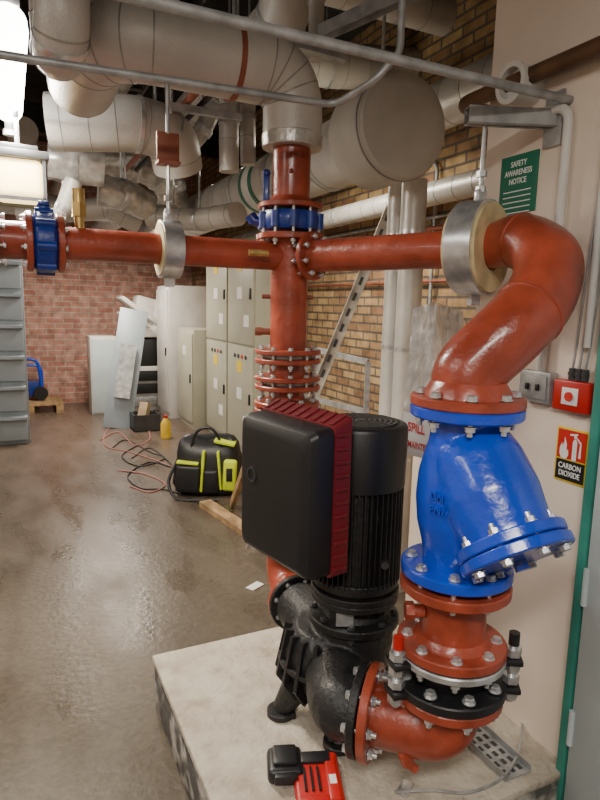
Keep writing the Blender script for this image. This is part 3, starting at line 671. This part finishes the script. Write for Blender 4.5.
ins([U(185,150,3.5),U(203,130,3.5),U(215,104,3.5)],.05,.08,'slim foil wrapped pipe rising between ducts',m=FOIL,step=0)
ins([U(20,215,5.2),U(110,208,5.2),U(140,225,5.3)],.09,.1,'low insulated pipe bending near the far brick wall')
for i,(xx,zz,rr,m_) in enumerate(((.8,2.38,.018,COPP),(.87,2.38,.014,BEAM),(.5,2.95,.02,BEAM))):
    b=B();b.cyl(V((xx,2.3,zz)),V((xx,8.5,zz)),rr,n=12);solo('service_pipe',b,m_,'thin bare service pipe running along under the ceiling','pipe')
r=thing('ladder_tray','galvanised cable ladder carrying cables under the ceiling','cable tray',V((.95,5.2,3.2)))
for xx in (.8,1.1):
    b=B();b.box((xx,5.2,3.2),(.015,6,.06));part(r,'side_rail',b,GALV)
b=B()
for k in range(20):b.box((.95,2.4+k*.3,3.18),(.29,.03,.015))
part(r,'rungs',b,GALV)
b=B()
for k in range(5):b.cyl(V((.85+k*.05,2.2,3.205)),V((.85+k*.05,8.2,3.205)),.014,n=8)
part(r,'cable_bundle',b,CABLEK)
for px,py,f in ((205,112,3.0),(150,206,4.2)):
    p=U(px,py,f);r=thing('duct_hanger','small galvanised channel bracket hung among the ducts','bracket',p)
    b=B();b.bar(p-X*.18,p+X*.18,.035,.03);part(r,'channel',b,GALV)
    for sg in (-.16,.16):
        b=B();b.cyl(p+X*sg-Z*.03,V((p.x+sg,p.y,CZ)),.006,n=8);part(r,'hanger_rod',b,GALV)
# white vertical pipes
for px,f in ((408,2.95),(393,3.1)):
    p=U(px,320,f);q=V((p.x,p.y,0));r=thing('insulated_downpipe','silver textured insulated vertical pipe standing on the floor','insulated pipe',q,'silver insulated downpipes')
    b=B();zt_=U(px,180,f).z;rr=.06 if px>400 else .052;b.cyl(q,V((p.x,p.y,zt_)),rr,n=32);part(r,'jacket',b,JACK2)
    for zz in (.7,1.25,1.8):
        b=B();b.ringd(V((p.x,p.y,zz)),Z,rr+.003,.045,.02);part(r,'joint_band',b,ZINC)
for yy,zz,h in ((3.3,3.35,.16),(5.0,3.3,.2),(6.8,3.2,.25)):
    b=B();b.box((-.3,yy,zz),(5.5,.02,h));b.box((-.3,yy,zz-h/2),(5.5,.14,.02));b.box((-.3,yy,zz+h/2),(5.5,.14,.02));solo('steel_beam',b,BEAM,'black steel beam crossing under the ceiling','beam',group='ceiling beams')
for i,(z_,rr) in enumerate(((1.95,.018),(2.02,.012),(1.62,.012))):
    b=B();b.cyl(V((BX-.03,2.,z_)),V((BX-.03,8.9,z_)),rr,n=12);solo('wall_pipe',b,COPP if i!=1 else GALV,'thin reddish pipe clipped along the brick wall' if i!=1 else 'thin grey conduit clipped along the brick wall','pipe')
for xx,pp_ in ((BX-.03,3.2),(BX-.03,3.7)):
    b=B();b.tube(fillet([V((xx,pp_,.9)),V((xx,pp_,2.35)),V((xx,pp_+.6,2.42))],.06,5),.012,10);solo('wall_conduit_drop',b,GALV,'thin conduit dropping down the brick wall','conduit')
p=U(391,208,3.3);q=U(312,400,3.3);q=p+(q-p)*(p.z/(p.z-q.z)*.98)
r=thing('diagonal_brace','slotted galvanised channel brace leaning down before the brick wall','brace',q)
bn=Fh.cross((q-p).normalized()).normalized();b=B()
b.bar(p,q,.006,.056,up=bn);b.bar(p+bn*.026,q+bn*.026,.03,.005,up=bn);b.bar(p-bn*.026,q-bn*.026,.03,.005,up=bn);part(r,'channel',b,BEIGE)
b=B();Lq=(q-p).length
for k in range(int(Lq/.09)):
    c0=p+(q-p)*((k+.3)*.09/Lq);b.bar(c0-Fh*.005,c0+(q-p).normalized()*.045-Fh*.005,.002,.016,up=bn)
part(r,'slot_pattern',b,DGREY)
A_=[U(318,350,4.2),U(368,362,4.0),U(366,412,4.0),U(318,400,4.2)]
r=thing('strut_stand','galvanised strut stand before the brick wall','stand',V((A_[2].x,A_[2].y,0)))
for k in range(4):
    b=B();b.bar(A_[k],A_[(k+1)%4],.035,.035);part(r,'rail',b,GALV)
for k in (0,1):
    b=B();b.bar(A_[3-k],V((A_[3-k].x,A_[3-k].y,0)),.035,.035);part(r,'leg',b,GALV)
# plastic sheet
b=B();rings=[];NI,NJ=40,50
for j in range(NJ):
    row=[]
    for i in range(NI):
        v_=j/(NJ-1);u_=i/(NI-1)
        px=402+72*u_-2*v_*(1-u_)+ (1-v_)*(.5-u_)*22;py=304+146*v_+8*math.sin(u_*5)*(v_-.3)+10*abs(u_-.5)*(1-v_)
        f=2.06+.1*noise.noise(V((u_*3,v_*1.5,.3)))+.08*abs(noise.noise(V((u_*6+3+v_*3,v_*4,1))))+.04*abs(noise.noise(V((u_*13+v_*7,v_*9,4))))
        row.append(U(px,py,f))
    rings.append(row)
b.loft(rings,False,False);solo('plastic_sheet',b,PLASTIC,'crumpled translucent plastic sheet hanging by the brick wall','plastic sheet',ang=180)
r=thing('spill_sign','white board sign with red spill maintenance lettering','sign',U(420,450,1.95))
sc_=[U(403,411,1.96),U(450,424,1.92),U(450,466,1.92),U(403,453,1.96)]
b=B();b.poly(sc_,off=Fh*.006);part(r,'panel',b,SIGNW)
rx=(sc_[1]-sc_[0]).normalized();text(r,'SPILL',.042,U(407.5,430,1.95),rx,Z,INKR,sx=.62,fat=.02);text(r,'MAINTENANCE',.03,U(407.5,446,1.945),rx,Z,INKR,sx=.55,fat=.015)
# ================================================================ distant furniture
def cabinet(y0,wid,x0,dep,h,label,lm=CAB,split=None,cat='cabinet'):
    r=thing('electrical_cabinet' if split else 'metal_cupboard',label,cat,V((x0+dep/2,y0+wid/2,0)))
    b=B();b.box((x0+dep/2,y0+wid/2,h/2),(dep,wid,h),bev=.006);part(r,'body',b,lm)
    zs=[(.08,h-.05)] if not split else [(.08,split),(split+.02,h-.04)]
    for (a,c) in zs:
        b=B();b.box((x0-.01,y0+wid/2,(a+c)/2),(.02,wid-.03,c-a),bev=.003);o=part(r,'door',b,lm)
        b=B();b.box((x0-.025,y0+.07,(a+c)/2),(.02,.02,.1),bev=.003);part(o,'handle',b,SIGNK)
        for k in range(3 if split else 1):
            b=B();b.box((x0-.022,y0+wid*(.5 if k<2 else .25),c-.2-.26*k),(.003,.13,.11));part(o,'label_plate',b,SIGNY if k==0 and split else SIGNW)
        if split:
            for k in range(4):
                b=B();b.disc((x0-.024,y0+wid*.25+k*.1,c-.1),X,.02,.012);part(o,'indicator',b,DGREY if k!=1 else SIGNR)
    return r
cabinet(5.1,.72,2.0,.4,2.05,'beige electrical cabinet with twin doors beside brick wall',split=1.05)
cabinet(5.84,.72,2.0,.4,2.05,'beige electrical cabinet with warning labels on doors',split=1.05)
cabinet(6.6,.66,1.85,.5,1.15,'low cream metal cabinet beside the tall cabinets')
cabinet(7.35,.6,1.75,.5,1.65,'white upright cabinet near the far brick wall',lm=WHITE)
lx=UY(24,300,6.5).x
r=thing('drawer_rack','blue grey metal rack of deep stacked drawers','cabinet',(lx-.5,6.9,0))
b=B();b.box((lx-.5,6.95,.92),(1.0,.8,1.84),bev=.006);part(r,'carcass',b,LOCK)
for k in range(6):
    b=B();b.box((lx-.5,6.53,.17+k*.3),(.96,.05,.25),bev=.006);b.bar((lx-.96,6.47,.28+k*.3),(lx-.02,6.47,.28+k*.3),.09,.025);part(r,'drawer',b,LOCK)
p=UZ(48,414,0);r=thing('wooden_pallet','wooden pallet lying on the floor by the far wall','pallet',p)
for k in range(5):
    b=B();b.box(p+V((-.2+.0,.1+k*.14,.11)),(.8,.1,.02));part(r,'deck_board',b,WOOD)
for k in range(3):
    b=B();b.box(p+V((-.55+k*.35,.38,.05)),(.09,.68,.1));part(r,'bearer',b,WOOD)
p=p+V((-.18,.4,.12));r=thing('blue_trolley','blue steel hand trolley with curved handle on the pallet','trolley',p)
b=B();b.tube(fillet([p+V((-.15,0,.05)),p+V((-.15,0,.55)),p+V((.1,0,.55)),p+V((.15,0,.05))],.1,5),.02,10);b.tube(fillet([p+V((-.15,.2,.05)),p+V((-.15,.2,.45)),p+V((.15,.2,.45)),p+V((.15,.2,.05))],.1,5),.02,10);part(r,'frame',b,BLUE)
b=B();b.disc(p+V((.12,-.05,.1)),Y,.09,.04);part(r,'wheel',b,SIGNK)
b=B();b.box(p+V((0,.1,.15)),(.25,.18,.2),bev=.01);part(r,'body',b,DBLUE)
p=UZ(106,415,0);r=thing('metal_locker','pale grey metal cupboard standing before the far brick wall','cupboard',p)
b=B();b.box(p+V((0,.2,.5)),(.33,.35,1.0),bev=.01);part(r,'body',b,WHITE);b=B();b.box(p+V((0,.015,.5)),(.3,.02,.94),bev=.004);o=part(r,'door',b,DOORM)
b=B();b.box(p+V((.1,0,.55)),(.02,.02,.1));part(o,'handle',b,SIGNK)
# discarded equipment heap
p=UZ(124,428,0);r=thing('leaning_panel','grey steel door panel leaning against discarded equipment','panel',p)
b=B();b.bar(p+V((-.08,0,0)),p+V((.2,.3,1.35)),.32,.03,up=V((.2,1,0)),bev=.004);part(r,'sheet',b,LOCK)
b=B();b.bar(p+V((-.02,.0,.35)),p+V((.1,.13,.95)),.18,.05,up=V((.2,1,0)));part(r,'vent_panel',b,GALV)
p=UZ(150,413,0);r=thing('discarded_copier','discarded white and black copier with open lid','copier',p)
b=B();b.box(p+V((.05,.4,.3)),(.62,.5,.6),bev=.02);part(r,'base',b,WHITE)
b=B();b.box(p+V((.05,.4,1.05)),(.6,.5,.14),bev=.03);b.box(p+V((.3,.4,.8)),(.12,.5,.45),bev=.01);part(r,'scanner_housing',b,WHITE)
b=B();b.box(p+V((0,.4,.78)),(.5,.45,.36),bev=.01);part(r,'print_bay',b,SIGNK)
for k in range(3):
    b=B();b.box(p+V((0,.13,.14+k*.17)),(.5,.05,.13),bev=.01);part(r,'paper_tray',b,SIGNK if k else GALV)
b=B();b.bar(p+V((-.3,.4,1.5)),p+V((.2,.4,1.14)),.5,.06,up=V((.3,0,1)),bev=.02);part(r,'lid',b,WHITE)
b=B();b.box(p+V((.05,.45,1.3)),(.35,.35,.4),Matrix.Rotation(.25,3,'Y'),bev=.03);part(r,'document_feeder',b,WHITE)
b=B();b.bar(p+V((-.35,.15,1.3)),p+V((-.02,.15,1.2)),.3,.03,bev=.01);part(r,'output_tray',b,WHITE)
b=B();b.bar(p+V((.22,.2,1.1)),p+V((.3,.25,1.62)),.25,.04,up=V((.2,1,0)),bev=.01);part(r,'side_cover',b,WHITE)
p=UZ(140,404,0);b=B();b.bar(p+V((-.05,.0,0)),p+V((.1,.24,1.2)),.3,.02,up=V((.2,1,0)));solo('white_board_panel',b,WHITE,'white board leaning among discarded equipment','panel')
p=UZ(148,432,0);r=thing('waste_crate','dark plastic crate of scrap on the floor','crate',p)
b=B();b.box(p+V((0,.15,.02)),(.3,.25,.02));b.box(p+V((0,.03,.1)),(.3,.02,.18));b.box(p+V((0,.27,.1)),(.3,.02,.18));b.box(p+V((-.14,.15,.1)),(.02,.25,.18));b.box(p+V((.14,.15,.1)),(.02,.25,.18));part(r,'tub',b,DGREY)
b=B();b.bar(p+V((-.05,.12,.05)),p+V((.02,.2,.3)),.1,.08);part(r,'scrap',b,CARD)
p=UZ(166,438,0);r=thing('yellow_bottle','small yellow plastic bottle standing on the floor','bottle',p)
b=B();b.lathe(p,Z,[(0,.05),(.005,.055),(.16,.055),(.2,.03),(.22,.02)],20);part(r,'body',b,YELP);b=B();b.cyl(p+Z*.22,p+Z*.25,.022);part(r,'cap',b,RPLAS)
# tool bag : soft lofted body
p=UZ(206,497,0);r=thing('tool_bag','soft black tool bag with hi vis yellow panels on the floor','bag',p)
RT=rotm(R0,Fh,Z);k_=(p-CAM).dot(Fh)/600.*1.03
def bp_(x,y,z):return p+R0*x+Fh*y+Z*z
Wd=68*k_;Hd=70*k_
def bagring(w,dp,z,sag=0.,sk=0.):
    out=[]
    for k in range(48):
        t=2*math.pi*k/48;c_,s_=math.cos(t),math.sin(t);e=.5
        x=math.copysign(abs(c_)**e,c_)*w/2;y=math.copysign(abs(s_)**e,s_)*dp/2
        out.append(bp_(x+sk,y+.16,z+sag*(1-abs(x)/(w/2)))+(R0*.02+Fh*.015)*noise.noise(V((x*8,y*8,z*10)))*min(1,z*15)+Z*.02*noise.noise(V((x*7+5,y*7,z)))*min(1,z*10))
    return out
b=B();b.loft([bagring(Wd*.86,.27,0.004),bagring(Wd*.96,.32,.03),bagring(Wd*1.02,.34,Hd*.15),bagring(Wd*.99,.33,Hd*.3),bagring(Wd*.93,.3,Hd*.45),bagring(Wd*.92,.29,Hd*.6),bagring(Wd*.86,.24,Hd*.74,-.03),bagring(Wd*.74,.15,Hd*.84,-.04),bagring(Wd*.55,.06,Hd*.88,-.04)]);part(r,'body',b,BPLAS,ang=70)
def pocket(x,z,w,h,nm,m_,dd=.05,rz=0.):
    b=B();b.box(bp_(x,.005,z),(w,dd,h),RT@Matrix.Rotation(rz,3,'Y'),bev=min(.022,w*.3,h*.3,dd*.45),seg=3);part(r,nm,b,m_)
pocket(-Wd*.26,Hd*.27,Wd*.36,Hd*.4,'pocket',BPLAS,.09,.05);pocket(Wd*.08,Hd*.24,Wd*.22,Hd*.34,'pocket',BPLAS,.08,-.04)
pocket(Wd*.35,Hd*.33,Wd*.2,Hd*.46,'yellow_panel',HYEL,.06,.05)
pocket(-Wd*.05,Hd*.38,.02,Hd*.6,'yellow_strap',HYEL,.06,.06);pocket(Wd*.2,Hd*.4,.016,Hd*.56,'yellow_strap',HYEL,.06,-.08)
pocket(-Wd*.27,Hd*.5,Wd*.32,.018,'yellow_piping',HYEL,.06,.07)
b=B();b.box(bp_(Wd*.35,-.028,Hd*.35),(.045,.008,.1),RT,bev=.003);part(r,'grip_patch',b,SIGNK)
b=B();b.box(bp_(Wd*.26,.1,Hd*.78),(Wd*.32,.14,.03),RT@Matrix.Rotation(.18,3,'Y'),bev=.012);part(r,'yellow_lid_trim',b,HYEL)
b=B();b.tube(crom([bp_(-Wd*.26,.06,Hd*.62),bp_(-Wd*.16,.05,Hd*.92),bp_(Wd*.02,.05,Hd*1.0),bp_(Wd*.16,.05,Hd*.88),bp_(Wd*.22,.06,Hd*.62)],8),.011,10);part(r,'handle',b,BPLAS)
b=B();b.tube(crom([bp_(-Wd*.45,.1,Hd*.5),bp_(-Wd*.56,.02,Hd*.2),bp_(-Wd*.4,-.09,.012),bp_(-Wd*.1,-.12,.012),bp_(Wd*.2,-.1,.012)],8),.012,8);part(r,'shoulder_strap',b,CABLEK)
b=B();b.bar(UZ(205,503,.02),UZ(268,545,.02),.09,.04);solo('timber_board',b,WOOD,'rough timber board lying on the floor by the bag','board')
b=B();b.bar(UZ(232,505,.02),U(247,462,3.6),.03,.05);solo('timber_batten',b,WOOD,'timber batten leaning behind the tool bag','board')
b=B();b.box(UZ(255,586,.004),(.09,.05,.004),Matrix.Rotation(.5,3,'Z'));solo('paper_scrap',b,SIGNW,'scrap of white paper on the wet floor','paper')
for m_,pt,lab in ((CABLER,[(100,440),(118,432),(135,445),(150,438),(142,425),(110,428),(105,445),(130,452),(155,460),(175,468)],'tangled pink cable on the floor'),
    (CABLEK,[(240,525),(200,503),(168,490),(140,488),(128,475),(150,462),(172,466),(150,448),(132,458)],'black cable trailing over the floor'),
    (CABLEK,[(112,448),(126,440),(150,452),(165,458),(140,466),(122,456),(140,444)],'black coiled cable on the floor'),
    (CABLER,[(118,470),(145,474),(165,484),(150,492),(130,486)],'loose pink cable loop on the floor')):
    b=B();b.tube(crom([UZ(x,y,.006) for x,y in pt],8),.006,8);solo('floor_cable',b,m_,lab,'cable')
# ================================================================ luminaires and added fill lights
def area(loc,sx,sy,e,col=(1,.92,.8),rot=(0,0,0)):
    l=bpy.data.lights.new('area_light','AREA');l.shape='RECTANGLE';l.size=sx;l.size_y=sy;l.energy=e;l.color=col
    o=bpy.data.objects.new('area_light',l);o.location=loc;o.rotation_euler=rot;COL.objects.link(o);return o
x1=UZ(13,112,2.3);x,y0,y1,z,w=x1.x-.02,x1.y-1.0,x1.y,2.3,.12
r=thing('batten_light','bright batten light with frosted diffuser hung from ceiling','light fitting',(x,(y0+y1)/2,z))
b=B();b.box((x,(y0+y1)/2,z+.075),(w*.6,y1-y0,.04),bev=.005);part(r,'housing',b,GALV)
b=B();b.tube([V((x,y0+.02,z)),V((x,y0+.05,z)),V((x,y1-.05,z)),V((x,y1-.02,z)),V((x,y1,z))],[.05,.06,.06,.052,.03],28);part(r,'diffuser',b,GLOW)
b=B();b.cyl(V((x,y0-.01,z)),V((x,y0+.02,z)),.055);part(r,'end_cap',b,GLOW)
for yy in (y0+.2,y1-.2):
    b=B();b.cyl((x,yy,z+.09),(x,yy,CZ),.006,n=8);part(r,'hanger_rod',b,GALV)
b=B();q=V((x,y1+.0,z));b.cyl(q+Z*.01,q-Z*.1,.018);b.cyl(q-Z*.08,q-Z*.105,.026,n=8);part(r,'cable_gland',b,WHITE)
lc=U(19,182,2.75);r=thing('lantern_light','boxy bulkhead lantern light with warm glowing glass','light fitting',lc-Z*.1)
b=B();b.box(lc+Z*.095,(.24,.28,.035),bev=.008);b.box(lc+Z*.125,(.16,.2,.03),bev=.008);part(r,'hood',b,DGREY)
b=B();b.box(lc-Z*.0,(.19,.24,.16),bev=.03,seg=3);part(r,'glass',b,GLOW2)
b=B()
for sx_ in (-1,1):
    for sy_ in (-1,1):b.bar(lc+V((.098*sx_,.122*sy_,-.085)),lc+V((.098*sx_,.122*sy_,.085)),.013,.013)
    b.bar(lc+V((-.1,.122*sx_,-.085)),lc+V((.1,.122*sx_,-.085)),.013,.013);b.bar(lc+V((.098*sx_,-.125,-.085)),lc+V((.098*sx_,.125,-.085)),.013,.013)
part(r,'frame',b,DGREY)
b=B();b.cyl(lc+Z*.13,V((lc.x,lc.y,CZ)),.01,n=8);part(r,'stem',b,GALV)
area((x,x1.y-.5,2.22),.1,.9,62);area((lc.x,lc.y,lc.z-.13),.15,.15,13,(1,.82,.55))
area((.9,6.9,2.15),.3,1.4,80,(1,.88,.74));area((-1.3,6,2.5),.3,1.4,38,(1,.89,.77))  # added fill to brighten the far end, no fitting modelled
area((-.5,-.6,2.5),1.2,.3,78,(1,.93,.84));area((-1.6,1.2,2.5),.3,1.3,32,(1,.94,.86))  # added ambience from behind and left of the camera, no fitting there
area((1.75,3.6,2.4),.15,.9,32,(1,.9,.75));area((-.9,4.2,2.5),.3,1.2,32,(1,.91,.8))  # fill over the middle of the room, without a fitting
w=bpy.data.worlds.new('World');bpy.context.scene.world=w;w.use_nodes=True
w.node_tree.nodes['Background'].inputs[0].default_value=(.9,.86,.82,1);w.node_tree.nodes['Background'].inputs[1].default_value=.34
# ================================================================ camera
cd=bpy.data.cameras.new('camera');cd.sensor_fit='VERTICAL';cd.sensor_height=36;cd.lens=27;cd.clip_start=.02
co=bpy.data.objects.new('camera',cd);COL.objects.link(co)
co.matrix_world=Matrix.Translation(CAM)@rotm(CR,CU,-F).to_4x4()
bpy.context.scene.camera=co
